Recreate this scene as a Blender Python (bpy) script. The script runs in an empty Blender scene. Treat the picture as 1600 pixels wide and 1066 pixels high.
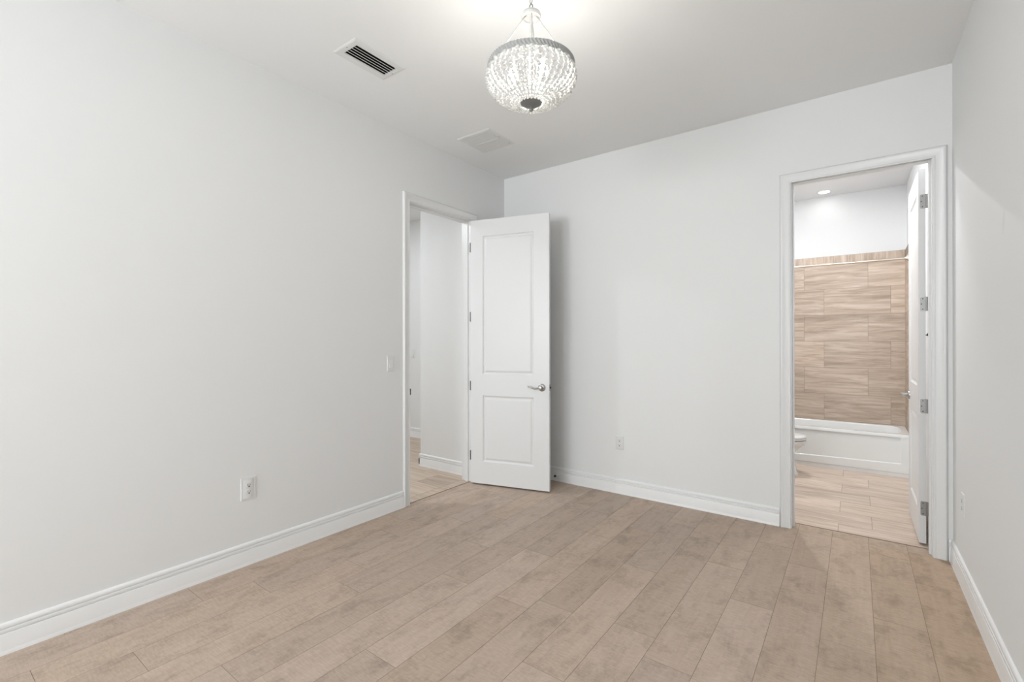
import bpy, bmesh, math, random
from mathutils import Vector, Matrix

C = bpy.context.scene.collection
PI = math.pi
rnd = random.Random(7)

# ------------------------------------------------------------------ camera
F_PX, YAW, PITCH, ROLL = 729.493, 0.634671, 0.000799, -0.00135
CAM_H = 1.32
fw = Vector((-math.sin(YAW)*math.cos(PITCH), math.cos(YAW)*math.cos(PITCH), math.sin(PITCH)))
rt = Vector((math.cos(YAW), math.sin(YAW), 0))
up = rt.cross(fw)
r2 = rt*math.cos(ROLL) + up*math.sin(ROLL)
u2 = -rt*math.sin(ROLL) + up*math.cos(ROLL)
cam_d = bpy.data.cameras.new('camera')
cam_d.sensor_width = 36.0
cam_d.lens = F_PX*36.0/1600.0
cam_d.clip_start = 0.02
cam = bpy.data.objects.new('camera', cam_d)
C.objects.link(cam)
M = Matrix((r2, u2, -fw)).transposed().to_4x4()
M.translation = Vector((0, 0, CAM_H))
cam.matrix_world = M
bpy.context.scene.camera = cam

# ------------------------------------------------------------------ light and exposure
sc = bpy.context.scene
sc.view_settings.view_transform = 'Standard'
sc.view_settings.look = 'None'
sc.view_settings.gamma = 1.0
sc.view_settings.use_curve_mapping = False
sc.view_settings.exposure = 0.385
world = bpy.data.worlds.new('sky')
sc.world = world
world.use_nodes = True
world.node_tree.nodes['Background'].inputs[0].default_value = (0.80, 0.90, 1.0, 1)
world.node_tree.nodes['Background'].inputs[1].default_value = 1.0

L, D, R, H = -2.906, 3.816, 0.4676, 2.984       # room faces: left, back, right, ceiling
REAR = -3.40                                    # wall behind the camera, with the added windows
WT = 0.124                                      # wall thickness


def area(name, loc, rot, sx, sy, power, col=(1, 1, 1), spread=PI, shape='RECTANGLE'):
    l = bpy.data.lights.new(name, 'AREA')
    l.shape = shape
    l.size = sx
    l.size_y = sy
    l.energy = power
    l.color = col
    l.spread = spread
    o = bpy.data.objects.new(name, l)
    C.objects.link(o)
    o.location = loc
    o.rotation_euler = rot
    return o


WIN = ((-2.75, -1.70), (-1.45, -0.40))          # two unseen windows added in the rear wall for light
WZ = (0.75, 2.35)
for i, (a, b) in enumerate(WIN):
    area('window_daylight', ((a+b)/2, REAR-0.09, sum(WZ)/2), (PI/2+0.78, 0, 0), b-a-0.06, WZ[1]-WZ[0]-0.10, (70, 62)[i], (0.935, 0.972, 1.0))  # added fill lamp in each unseen window, tilted up to lift the ceiling


# ------------------------------------------------------------------ materials
def mat(name, col, rough=0.5, metal=0.0, spec=0.5, bump=0.0, bscale=200.0, emit=None, estr=0.0):
    m = bpy.data.materials.new(name)
    m.use_nodes = True
    nt = m.node_tree
    b = nt.nodes['Principled BSDF']
    b.inputs['Base Color'].default_value = (*col, 1)
    b.inputs['Roughness'].default_value = rough
    b.inputs['Metallic'].default_value = metal
    b.inputs['Specular IOR Level'].default_value = spec
    if emit:
        b.inputs['Emission Color'].default_value = (*emit, 1)
        b.inputs['Emission Strength'].default_value = estr
    if bump:
        tc = nt.nodes.new('ShaderNodeTexCoord')
        n = nt.nodes.new('ShaderNodeTexNoise')
        n.inputs['Scale'].default_value = bscale
        n.inputs['Detail'].default_value = 3
        bp = nt.nodes.new('ShaderNodeBump')
        bp.inputs['Strength'].default_value = bump
        bp.inputs['Distance'].default_value = 0.002
        nt.links.new(tc.outputs['Object'], n.inputs['Vector'])
        nt.links.new(n.outputs['Fac'], bp.inputs['Height'])
        nt.links.new(bp.outputs['Normal'], b.inputs['Normal'])
    return m


def nd(nt, typ, **kw):
    n = nt.nodes.new(typ)
    for k, v in kw.items():
        if hasattr(n, k):
            setattr(n, k, v)
        else:
            n.inputs[k].default_value = v
    return n


def math_n(nt, op, a, b=None, clamp=False):
    n = nt.nodes.new('ShaderNodeMath')
    n.operation = op
    n.use_clamp = clamp
    for i, v in enumerate((a, b)):
        if v is None:
            continue
        if isinstance(v, (int, float)):
            n.inputs[i].default_value = v
        else:
            nt.links.new(v, n.inputs[i])
    return n.outputs[0]


def ramp(nt, fac, stops):
    n = nt.nodes.new('ShaderNodeValToRGB')
    el = n.color_ramp.elements
    while len(el) < len(stops):
        el.new(0.5)
    for e, (p, c) in zip(el, stops):
        e.position = p
        e.color = (*c, 1) if len(c) == 3 else c
    nt.links.new(fac, n.inputs[0])
    return n.outputs[0]


def mixc(nt, fac, a, b, typ='MIX'):
    n = nt.nodes.new('ShaderNodeMix')
    n.data_type = 'RGBA'
    n.blend_type = typ
    for sock, v in ((n.inputs[0], fac), (n.inputs[6], a), (n.inputs[7], b)):
        if isinstance(v, (int, float)):
            sock.default_value = v
        elif isinstance(v, tuple):
            sock.default_value = (*v, 1)
        else:
            nt.links.new(v, sock)
    return n.outputs[2]


def coords(nt, sx, sy):
    """UV of the board in metres, shifted by the board's own random number."""
    uv = nt.nodes.new('ShaderNodeUVMap')
    uv.uv_map = 'UVMap'
    at = nt.nodes.new('ShaderNodeAttribute')
    at.attribute_name = 'tint'
    sep = nt.nodes.new('ShaderNodeSeparateColor')
    nt.links.new(at.outputs['Color'], sep.inputs[0])
    mp = nt.nodes.new('ShaderNodeVectorMath')
    mp.operation = 'MULTIPLY'
    mp.inputs[1].default_value = (sx, sy, 1)
    nt.links.new(uv.outputs[0], mp.inputs[0])
    cx = nt.nodes.new('ShaderNodeCombineXYZ')
    nt.links.new(math_n(nt, 'MULTIPLY', sep.outputs[1], 37.0), cx.inputs[0])
    nt.links.new(math_n(nt, 'MULTIPLY', sep.outputs[1], 91.0), cx.inputs[2])
    ad = nt.nodes.new('ShaderNodeVectorMath')
    ad.operation = 'ADD'
    nt.links.new(mp.outputs[0], ad.inputs[0])
    nt.links.new(cx.outputs[0], ad.inputs[1])
    return ad.outputs[0], sep


def noise(nt, vec, scale, detail=4, rough=0.55, dist=0.0):
    n = nd(nt, 'ShaderNodeTexNoise', Scale=scale, Detail=detail, Roughness=rough, Distortion=dist)
    nt.links.new(vec, n.inputs['Vector'])
    return n.outputs['Fac']


def wood_floor():
    m = bpy.data.materials.new('maple_boards')
    m.use_nodes = True
    nt = m.node_tree
    b = nt.nodes['Principled BSDF']
    v1, sep = coords(nt, 1.0, 9.0)               # long grain
    v2, _ = coords(nt, 5.0, 8.5)                 # smoky patches
    v3, _ = coords(nt, 45.0, 9.0)                # fine cross flecks
    g = noise(nt, v1, 3.0, 6, 0.6, 0.6)
    base = ramp(nt, g, [(0.25, (0.470, 0.365, 0.290)), (0.5, (0.530, 0.420, 0.342)), (0.75, (0.585, 0.474, 0.396))])
    p = noise(nt, v2, 1.1, 9, 0.74, 0.2)
    pf = ramp(nt, p, [(0.49, (0, 0, 0)), (0.66, (1, 1, 1))])
    base = mixc(nt, math_n(nt, 'MULTIPLY', pf, 0.70), base, (0.270, 0.205, 0.155))
    v4, _ = coords(nt, 9.0, 26.0)
    k = noise(nt, v4, 2.2, 6, 0.7, 0.5)
    kf = ramp(nt, k, [(0.66, (0, 0, 0)), (0.72, (1, 1, 1))])
    base = mixc(nt, math_n(nt, 'MULTIPLY', kf, 0.60), base, (0.20, 0.145, 0.105))
    f = noise(nt, v3, 3.0, 3, 0.5)
    base = mixc(nt, 0.30, base, ramp(nt, f, [(0.3, (0.36, 0.275, 0.215)), (0.7, (0.62, 0.51, 0.43))]))
    base = mixc(nt, sep.outputs[2], base, mixc(nt, 1.0, base, (0.97, 0.90, 0.78), 'MULTIPLY'))
    # each board its own lightness
    br = math_n(nt, 'ADD', math_n(nt, 'MULTIPLY', sep.outputs[0], 0.26), 0.87)
    hs = nt.nodes.new('ShaderNodeHueSaturation')
    nt.links.new(br, hs.inputs['Value'])
    nt.links.new(base, hs.inputs['Color'])
    nt.links.new(hs.outputs[0], b.inputs['Base Color'])
    b.inputs['Roughness'].default_value = 0.55
    b.inputs['Specular IOR Level'].default_value = 0.35
    bp = nd(nt, 'ShaderNodeBump', Strength=0.12, Distance=0.001)
    nt.links.new(f, bp.inputs['Height'])
    nt.links.new(bp.outputs[0], b.inputs['Normal'])
    return m


def stone_tile(name, dark, mid, light, rough=0.4, stretch=10.0):
    m = bpy.data.materials.new(name)
    m.use_nodes = True
    nt = m.node_tree
    b = nt.nodes['Principled BSDF']
    v1, sep = coords(nt, 0.9, stretch)
    w = noise(nt, v1, 2.4, 6, 0.62, 0.9)
    v2, _ = coords(nt, 1.6, stretch*4)
    w2 = noise(nt, v2, 2.0, 4, 0.6, 0.5)
    base = ramp(nt, w, [(0.33, dark), (0.5, mid), (0.66, light)])
    line = ramp(nt, w2, [(0.60, (0, 0, 0)), (0.72, (1, 1, 1))])
    base = mixc(nt, math_n(nt, 'MULTIPLY', line, 0.60), base, tuple(x*0.86 for x in dark))
    hs = nt.nodes.new('ShaderNodeHueSaturation')
    nt.links.new(math_n(nt, 'ADD', math_n(nt, 'MULTIPLY', sep.outputs[0], 0.2), 0.9), hs.inputs['Value'])
    nt.links.new(base, hs.inputs['Color'])
    nt.links.new(hs.outputs[0], b.inputs['Base Color'])
    b.inputs['Roughness'].default_value = rough
    return m


def scuffed_paint(name, col):
    """Wall paint with the faint smudge the right wall has near eye level."""
    m = mat(name, col, 0.65, spec=0.3, bump=0.10, bscale=260)
    nt = m.node_tree
    b = nt.nodes['Principled BSDF']
    tc = nt.nodes.new('ShaderNodeTexCoord')
    s = nt.nodes.new('ShaderNodeSeparateXYZ')
    nt.links.new(tc.outputs['Object'], s.inputs[0])
    dy = math_n(nt, 'SUBTRACT', s.outputs[1], 2.619)
    dz = math_n(nt, 'SUBTRACT', s.outputs[2], 1.79)
    dy = math_n(nt, 'ADD', dy, math_n(nt, 'MULTIPLY', dz, 0.22))
    e = math_n(nt, 'ADD', math_n(nt, 'POWER', math_n(nt, 'MULTIPLY', dy, 1/0.022), 2.0), math_n(nt, 'POWER', math_n(nt, 'MULTIPLY', dz, 1/0.06), 2.0))
    f = ramp(nt, e, [(0.2, (1, 1, 1)), (1.0, (0, 0, 0))])
    nt.links.new(mixc(nt, math_n(nt, 'MULTIPLY', f, 0.12), tuple(col), (0.45, 0.44, 0.42)), b.inputs['Base Color'])
    return m


def bead_mat():
    m = bpy.data.materials.new('frosted_glass_bead')
    m.use_nodes = True
    nt = m.node_tree
    nt.nodes.remove(nt.nodes['Principled BSDF'])
    out = nt.nodes['Material Output']
    d = nd(nt, 'ShaderNodeBsdfDiffuse', Color=(0.80, 0.80, 0.79, 1))
    t = nd(nt, 'ShaderNodeBsdfTranslucent', Color=(0.68, 0.68, 0.665, 1))
    g = nd(nt, 'ShaderNodeBsdfGlossy', Color=(1, 1, 1, 1), Roughness=0.12)
    mx = nd(nt, 'ShaderNodeMixShader')
    mx.inputs[0].default_value = 0.5
    nt.links.new(d.outputs[0], mx.inputs[1])
    nt.links.new(t.outputs[0], mx.inputs[2])
    fr = nd(nt, 'ShaderNodeFresnel', IOR=1.5)
    m2 = nd(nt, 'ShaderNodeMixShader')
    nt.links.new(fr.outputs[0], m2.inputs[0])
    nt.links.new(mx.outputs[0], m2.inputs[1])
    nt.links.new(g.outputs[0], m2.inputs[2])
    nt.links.new(m2.outputs[0], out.inputs['Surface'])
    return m


PAINT = (0.83, 0.833, 0.828)
M_wall = mat('wall_paint', PAINT, 0.65, spec=0.3, bump=0.10, bscale=260)
M_wall_r = scuffed_paint('wall_paint_scuffed', PAINT)
M_ceil = mat('ceiling_paint', (0.90, 0.903, 0.896), 0.8, spec=0.2, bump=0.12, bscale=180)
M_trim = mat('trim_enamel', (0.80, 0.802, 0.798), 0.32, bump=0.03, bscale=60)
M_base = mat('baseboard_enamel', (0.88, 0.88, 0.875), 0.32, bump=0.03, bscale=60)
M_door = mat('door_enamel', (0.79, 0.792, 0.79), 0.35, bump=0.03, bscale=60)
M_bathwall = mat('bath_wall_paint', (0.86, 0.865, 0.87), 0.6, spec=0.3, bump=0.08, bscale=240)
M_plastic = mat('switch_plastic', (0.78, 0.78, 0.77), 0.3, bump=0.02)
M_slot = mat('socket_slot', (0.05, 0.05, 0.05), 0.6, bump=0.02)
M_nickel = mat('satin_nickel', (0.46, 0.45, 0.44), 0.28, 1.0, bump=0.02)
M_hinge = mat('hinge_nickel', (0.36, 0.355, 0.35), 0.42, 1.0, bump=0.03)
M_dark = mat('dark_metal', (0.07, 0.07, 0.07), 0.45, 0.6, bump=0.02)
M_rubber = mat('black_rubber', (0.02, 0.02, 0.02), 0.7, bump=0.05)
M_wood = wood_floor()
M_seam = mat('board_seam', (0.17, 0.125, 0.095), 0.8, bump=0.05)
M_grout = mat('tile_grout', (0.34, 0.28, 0.225), 0.85, bump=0.08)
M_wtile = stone_tile('bath_wall_tile', (0.44, 0.335, 0.255), (0.60, 0.48, 0.385), (0.72, 0.605, 0.51), 0.35)
M_ftile = stone_tile('bath_floor_tile', (0.49, 0.385, 0.30), (0.65, 0.525, 0.43), (0.75, 0.64, 0.545), 0.4)
M_htile = stone_tile('hall_floor_tile', (0.47, 0.355, 0.265), (0.58, 0.46, 0.36), (0.66, 0.54, 0.44), 0.4)
M_tub = mat('tub_acrylic', (0.86, 0.87, 0.86), 0.15, bump=0.01)
M_porc = mat('porcelain', (0.87, 0.87, 0.865), 0.10, bump=0.01)
M_vent = mat('vent_enamel', (0.80, 0.80, 0.785), 0.4, bump=0.02)
M_black = mat('duct_black', (0.004, 0.004, 0.004), 0.9, bump=0.02)
M_brass = mat('warm_nickel_rod', (0.80, 0.72, 0.62), 0.22, 1.0, bump=0.01)
M_bead = bead_mat()
M_ring = mat('whitewashed_rope_ring', (0.42, 0.42, 0.41), 0.6, bump=0.15, bscale=300)
M_cwhite = mat('chandelier_white', (0.54, 0.535, 0.52), 0.5, bump=0.10, bscale=150)
M_cgrey = mat('antique_grey_metal', (0.22, 0.22, 0.21), 0.5, 0.3, bump=0.15, bscale=200)
M_bulb = mat('lit_bulb', (1, 1, 1), 0.3, bump=0.01, emit=(1.0, 0.965, 0.90), estr=70.0)
M_can = mat('lit_lens', (1, 1, 1), 0.3, bump=0.01, emit=(1.0, 0.97, 0.93), estr=6.0)


# ------------------------------------------------------------------ mesh helpers
def finish(name, bm, m, parent=None, smooth=None):
    bmesh.ops.remove_doubles(bm, verts=bm.verts, dist=1e-6)
    bmesh.ops.recalc_face_normals(bm, faces=bm.faces)
    me = bpy.data.meshes.new(name)
    bm.to_mesh(me)
    bm.free()
    for x in (m if isinstance(m, (list, tuple)) else [m]):
        me.materials.append(x)
    if smooth is not None:
        for p in me.polygons:
            p.use_smooth = True
        me.set_sharp_from_angle(angle=math.radians(smooth))
    o = bpy.data.objects.new(name, me)
    C.objects.link(o)
    if parent:
        o.parent = parent
    return o


def tag(o, label, cat, group=None, kind=None):
    o['label'] = label
    o['category'] = cat
    if group:
        o['group'] = group
    if kind:
        o['kind'] = kind
    return o


def thing(name, label, cat, loc=(0, 0, 0), rotz=0.0, group=None, kind=None):
    o = bpy.data.objects.new(name, None)
    o.empty_display_size = 0.05
    C.objects.link(o)
    o.location = loc
    o.rotation_euler = (0, 0, rotz)
    return tag(o, label, cat, group, kind)


def box(bm, lo, hi, bevel=0.0):
    x0, y0, z0 = lo
    x1, y1, z1 = hi
    vs = [bm.verts.new(p) for p in ((x0, y0, z0), (x1, y0, z0), (x1, y1, z0), (x0, y1, z0), (x0, y0, z1), (x1, y0, z1), (x1, y1, z1), (x0, y1, z1))]
    fs = [bm.faces.new([vs[i] for i in f]) for f in ((0, 3, 2, 1), (4, 5, 6, 7), (0, 1, 5, 4), (1, 2, 6, 5), (2, 3, 7, 6), (3, 0, 4, 7))]
    if bevel:
        es = list({e for f in fs for e in f.edges})
        bmesh.ops.bevel(bm, geom=es, offset=bevel, segments=2, profile=0.5, affect='EDGES')


def boxm(lo, hi, bevel=0.0):
    bm = bmesh.new()
    box(bm, lo, hi, bevel)
    return bm


def slab(axis, c0, c1, u, v, holes=()):
    """A slab across `axis` from c0 to c1 spanning u and v (the two other axes in order), with rectangular holes."""
    bm = bmesh.new()
    us = sorted({u[0], u[1], *[h[0] for h in holes], *[h[1] for h in holes]})
    vs = sorted({v[0], v[1], *[h[2] for h in holes], *[h[3] for h in holes]})

    def P(c, a, b):
        q = [a, b]
        q.insert(axis, c)
        return bm.verts.new(q)

    def solid(i, j):
        if not (0 <= i < len(us)-1 and 0 <= j < len(vs)-1):
            return False
        a, b = (us[i]+us[i+1])/2, (vs[j]+vs[j+1])/2
        return not any(h[0] < a < h[1] and h[2] < b < h[3] for h in holes)
    for i in range(len(us)-1):
        for j in range(len(vs)-1):
            if not solid(i, j):
                continue
            a0, a1, b0, b1 = us[i], us[i+1], vs[j], vs[j+1]
            for c in (c0, c1):
                bm.faces.new([P(c, a0, b0), P(c, a1, b0), P(c, a1, b1), P(c, a0, b1)])
            for (di, dj, e) in ((-1, 0, ((a0, b0), (a0, b1))), (1, 0, ((a1, b0), (a1, b1))), (0, -1, ((a0, b0), (a1, b0))), (0, 1, ((a0, b1), (a1, b1)))):
                if not solid(i+di, j+dj):
                    bm.faces.new([P(c0, *e[0]), P(c0, *e[1]), P(c1, *e[1]), P(c1, *e[0])])
    return bm


def sweep(bm, rings, closed=False, caps=True):
    """rings: lists of points with equal counts; profile loop is closed."""
    vv = [[bm.verts.new(p) for p in r] for r in rings]
    n = len(vv[0])
    pairs = list(zip(vv, vv[1:])) + ([(vv[-1], vv[0])] if closed else [])
    for a, b in pairs:
        for i in range(n):
            bm.faces.new((a[i], a[(i+1) % n], b[(i+1) % n], b[i]))
    if caps and not closed:
        bm.faces.new(list(reversed(vv[0])))
        bm.faces.new(vv[-1])


def tube(bm, pts, rad, n=10, caps=True):
    pts = [Vector(p) for p in pts]
    rads = rad if isinstance(rad, (list, tuple)) else [rad]*len(pts)
    rings = []
    prev = None
    for i, p in enumerate(pts):
        t = (pts[min(i+1, len(pts)-1)] - pts[max(i-1, 0)]).normalized()
        ref = prev if prev is not None else (Vector((0, 0, 1)) if abs(t.z) < 0.9 else Vector((1, 0, 0)))
        a = (ref - t*ref.dot(t)).normalized()
        b = t.cross(a)
        prev = a
        rings.append([p + (a*math.cos(k*2*PI/n) + b*math.sin(k*2*PI/n))*rads[i] for k in range(n)])
    sweep(bm, rings, caps=caps)


def lathe(bm, prof, c=(0, 0, 0), n=32, axis=2):
    """prof: (radius, height) points, turned round `axis` through c."""
    rings = []
    for r, h in prof:
        ring = []
        for k in range(n):
            a = 2*PI*k/n
            q = [r*math.cos(a), r*math.sin(a)]
            q.insert(axis, h)
            ring.append(Vector(q) + Vector(c))
        rings.append(ring)
    vv = [[bm.verts.new(p) for p in r] for r in rings]
    for a, b in zip(vv, vv[1:]):
        for i in range(n):
            bm.faces.new((a[i], a[(i+1) % n], b[(i+1) % n], b[i]))
    if prof[0][0] > 1e-7:
        bm.faces.new(vv[0])
    if prof[-1][0] > 1e-7:
        bm.faces.new(vv[-1])


def boards(name, cells, mats, thick, origin, au, av, an, gap, base_rect, along_u=True, tints=None, bevel=0.0):
    """One mesh: a base sheet (seam or grout) and slightly raised boards. cells: (u0,u1,v0,v1,tint)."""
    bm = bmesh.new()
    uvl = bm.loops.layers.uv.new('UVMap')
    cl = bm.loops.layers.float_color.new('tint')
    o, au, av, an = Vector(origin), Vector(au), Vector(av), Vector(an)

    def quad(u0, u1, v0, v1, lift, mi, tint, sides=False):
        pts = [(u0, v0), (u1, v0), (u1, v1), (u0, v1)]
        top = [bm.verts.new(o+au*a+av*b+an*lift) for a, b in pts]
        f = bm.faces.new(top)
        f.material_index = mi
        cu, cv = (u0+u1)/2, (v0+v1)/2
        for lp, (a, b) in zip(f.loops, pts):
            lp[uvl].uv = (a-cu, b-cv) if along_u else (b-cv, a-cu)
            lp[cl] = tint
        if sides:
            low = [bm.verts.new(o+au*a+av*b-an*0.0005) for a, b in pts]
            for i in range(4):
                s = bm.faces.new((top[i], top[(i+1) % 4], low[(i+1) % 4], low[i]))
                s.material_index = mi
                for lp in s.loops:
                    lp[uvl].uv = (pts[i][0]-cu, pts[i][1]-cv)
                    lp[cl] = tint
    if base_rect:
        for u0, u1, v0, v1 in base_rect:
            box_pts = []
            lo = [bm.verts.new(o+au*a+av*b-an*thick) for a, b in ((u0, v0), (u1, v0), (u1, v1), (u0, v1))]
            hi = [bm.verts.new(o+au*a+av*b) for a, b in ((u0, v0), (u1, v0), (u1, v1), (u0, v1))]
            for f in ((lo[0], lo[1], lo[2], lo[3]), (hi[0], hi[1], hi[2], hi[3]), *[(lo[i], lo[(i+1) % 4], hi[(i+1) % 4], hi[i]) for i in range(4)]):
                bm.faces.new(f).material_index = 1
    for (u0, u1, v0, v1, t) in cells:
        g = gap/2
        quad(u0+g, u1-g, v0+g, v1-g, 0.0008, 0, t, True)
    return finish(name, bm, mats)


# ------------------------------------------------------------------ floors
cells = []
PITCHW, X0 = 0.1957, 0.2610
JOINTS = {-1: [1.5, 3.358], 0: [1.2, 2.816, 3.666], 1: [0.9, 2.481], 2: [1.6, 3.218], 3: [1.3, 2.595, 3.44],
          4: [0.7, 1.9, 2.95], 5: [0.8, 2.045, 3.256], 6: [0.3, 1.575, 2.625, 3.425], 7: [0.9, 2.0, 3.165, 3.624], 8: [0.6, 1.9, 2.9],
          9: [0.1, 1.24, 2.444, 3.3], 10: [0.6, 1.905, 3.383], 11: [0.829, 2.315, 3.5], 12: [0.2, 1.5, 2.75], 13: [0.643, 1.679, 2.545, 3.147],
          14: [0.362, 1.224, 2.088, 3.2], 15: [0.982, 2.3, 3.5], 16: [0.5, 1.9, 3.1]}
TINT = {(9, 2): 0.85, (3, 1): 0.8, (6, 2): 0.7, (9, 1): 0.35, (5, 2): 0.3, (2, 1): 0.45, (1, 1): 0.4, (0, 1): 0.35, (0, 2): 0.35, (-1, 0): 0.35, (-1, 1): 0.3,
        (7, 2): 0.25, (8, 2): 0.75, (8, 3): 0.75, (10, 2): 0.45, (11, 1): 0.35, (6, 1): 0.75, (7, 1): 0.6, (2, 2): 0.45, (3, 2): 0.3}
FY0, FY1 = REAR, D
for k, js in JOINTS.items():
    x1 = min(X0 - PITCHW*k, R)
    x0 = max(X0 - PITCHW*(k+1), L)
    ys = [FY0] + [j for j in js if FY0 < j < FY1] + [FY1]
    for i in range(len(ys)-1):
        t = TINT.get((k, i), rnd.uniform(0.25, 0.75))
        cells.append((x0, x1, ys[i], ys[i+1], (t, rnd.random(), {-1: 1.0, 0: 0.8, 1: 0.55, 2: 0.4}.get(k, rnd.uniform(0.0, 0.35)), 1)))
# boards run on into the two doorways
ENT = (2.551, 3.307)                              # entry opening between jambs (y)
BTH = (-0.364, 0.375)                             # bath opening between jambs (x)
TH_X = -2.925
TH_Y = 3.940
for k in range(0, 4):
    x1 = min(X0 - PITCHW*k, BTH[1]+0.016)
    x0 = max(X0 - PITCHW*(k+1), BTH[0]-0.016)
    if k == 0:
        cells.append((X0, BTH[1]+0.016, D-0.0005, TH_Y, (0.3, 0.11, 0.5, 1)))
    cells.append((x0, x1, D-0.0005, TH_Y, (TINT.get((k, len(JOINTS[k])), 0.4), rnd.random(), 0.5, 1)))
cells.append((TH_X, L+0.0005, ENT[0]-0.016, ENT[1]+0.016, (0.4, 0.77, 0.5, 1)))
fl = boards('floor', cells, [M_wood, M_seam], 0.05, (0, 0, -0.0008), (1, 0, 0), (0, 1, 0), (0, 0, 1), 0.0016,
            [(L, R, FY0, FY1), (BTH[0]-0.016, BTH[1]+0.016, FY1, TH_Y+0.004), (TH_X-0.004, L, ENT[0]-0.016, ENT[1]+0.016)], along_u=False)
tag(fl, 'light brown wood plank floor of the empty room', 'floor', kind='structure')


def tile_rows(u0, u1, v0, v1, rows, pitch, off, length):
    """rows: list of v edges; off: joint offset for each row."""
    out = []
    for i in range(len(rows)-1):
        a, b = max(rows[i], v0), min(rows[i+1], v1)
        if b-a < 0.004:
            continue
        j = off[i % len(off)]
        k0 = math.floor((u0-j)/length)
        e = []
        k = k0
        while j+k*length < u1:
            p, q = max(u0, j+k*length), min(u1, j+(k+1)*length)
            if q-p > 0.006:
                out.append((p, q, a, b, (rnd.random(), rnd.random(), rnd.random(), 1)))
            k += 1
    return out


BX0, BX1, BY1 = -1.10, 0.440, 6.47                 # bathroom
rows = [3.83+0.29*i for i in range(11)]
bf = boards('floor_bathroom', tile_rows(BX0, BX1, TH_Y+0.004, BY1, rows, 0.29, [-0.102, 0.092], 0.597), [M_ftile, M_grout], 0.05, (0, 0, -0.0008),
            (1, 0, 0), (0, 1, 0), (0, 0, 1), 0.003, [(BX0, BX1, TH_Y+0.004, BY1)])
tag(bf, 'pale wood look tile floor of the bathroom behind the right doorway', 'floor', kind='structure')
HX0, HY0, HY1 = -6.2, 1.0, 4.39
PX0, PY0 = -3.727, 3.42                           # partition block seen through the entry door
rows = [3.02-0.262*8+0.262*i for i in range(15)]
hf = boards('floor_hall', tile_rows(HX0, L-WT, HY0, HY1, rows, 0.262, [-3.33, -3.53], 0.597) +
            [(L-WT, TH_X-0.004, ENT[0]-0.016, 2.758, (0.5, 0.3, 0.2, 1)), (L-WT, TH_X-0.004, 2.758, 3.02, (0.6, 0.8, 0.2, 1)), (L-WT, TH_X-0.004, 3.02, ENT[1]+0.016, (0.4, 0.6, 0.2, 1))],
            [M_htile, M_grout], 0.05, (0, 0, -0.0008), (1, 0, 0), (0, 1, 0), (0, 0, 1), 0.003,
            [(HX0, L-WT, HY0, HY1), (L-WT, TH_X-0.004, ENT[0]-0.016, ENT[1]+0.016)])
tag(hf, 'wood look tile floor of the hall beyond the open entry door', 'floor', kind='structure')


# ------------------------------------------------------------------ walls and ceilings
def struct(name, bm, m, label, cat='wall', smooth=None):
    return tag(finish(name, bm, m, smooth=smooth), label, cat, kind='structure')


JT = 0.016
EZ, BZ = 2.450, 2.444                              # jamb head undersides
struct('wall_left', slab(0, L-WT, L, (REAR, D+WT), (0, H), [(ENT[0]-JT, ENT[1]+JT, -1, EZ+JT)]), M_wall, 'long white left wall with the entry doorway')
struct('wall_back', slab(1, D, D+WT, (L, R), (0, H), [(BTH[0]-JT, BTH[1]+JT, -1, BZ+JT)]), M_wall, 'white back wall with the bathroom doorway')
struct('wall_right', slab(0, R, R+WT, (REAR, D+WT), (0, H)), M_wall_r, 'white right wall beside the bathroom doorway')
struct('wall_rear', slab(1, REAR-WT, REAR, (L-WT, R+WT), (0, H), [(a, b, *WZ) for a, b in WIN]), M_wall, 'white wall behind the camera with two windows')
VENT = (-2.375, -2.240, 1.585, 1.878)              # supply opening
GRIL = (-2.590, -2.345, 2.868, 3.135)
struct('ceiling', slab(2, H, H+0.12, (L-WT, R+WT), (REAR-WT, D+WT), [VENT, GRIL]), M_ceil, 'flat white ceiling of the empty room', 'ceiling')

# hall
struct('wall_hall_partition', boxm((PX0, PY0, 0), (L-WT, HY1, H)), M_wall, 'white partition wall end seen through the open entry door')
struct('wall_hall_far', boxm((HX0, HY1, 0), (PX0, HY1+0.1, H)), M_wall, 'farthest white hall wall glimpsed at the left of the entry doorway')
struct('wall_hall_left', boxm((HX0-0.1, HY0, 0), (HX0, HY1, H)), M_wall, 'white wall at the far end of the hall')
struct('wall_hall_near', boxm((HX0, HY0-0.1, 0), (L-WT, HY0, H)), M_wall, 'white near wall of the hall')
struct('ceiling_hall', boxm((HX0-0.1, HY0-0.1, H), (L-WT, HY1+0.1, H+0.1)), M_ceil, 'white ceiling of the hall beyond the entry door', 'ceiling')

# bathroom
TF = 0.012                                         # tile thickness
CAN = (-0.281, 6.272)
struct('wall_bathroom_back', boxm((BX0, BY1+TF, 0), (BX1, BY1+0.1, H)), M_bathwall, 'white painted wall above the tiled tub surround')
struct('wall_bathroom_right', boxm((BX1, D+WT, 0), (R+WT, BY1+0.1, H)), M_bathwall, 'white bathroom wall behind the open bathroom door')
struct('wall_bathroom_left', boxm((BX0-0.1, D+WT, 0), (BX0, BY1+0.1, H)), M_bathwall, 'white bathroom wall behind the toilet')
bm = slab(2, H, H+0.1, (BX0-0.1, BX1), (D+WT, BY1+0.1), [(CAN[0]-0.055, CAN[0]+0.055, CAN[1]-0.055, CAN[1]+0.055)])
struct('ceiling_bathroom', bm, M_bathwall, 'white ceiling of the bathroom', 'ceiling')

TZ0, TZ1, TZ2 = 0.400, 2.203, 2.290                # tub rim, top of field tile, top of border
rows = [0.115, 0.415, 0.715, 1.015, 1.315, 1.616, 1.915, TZ1]
wt_cells = tile_rows(BX0, 0.425, TZ0, TZ1, rows, 0.3, [-0.489, -0.294], 0.598)


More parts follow.
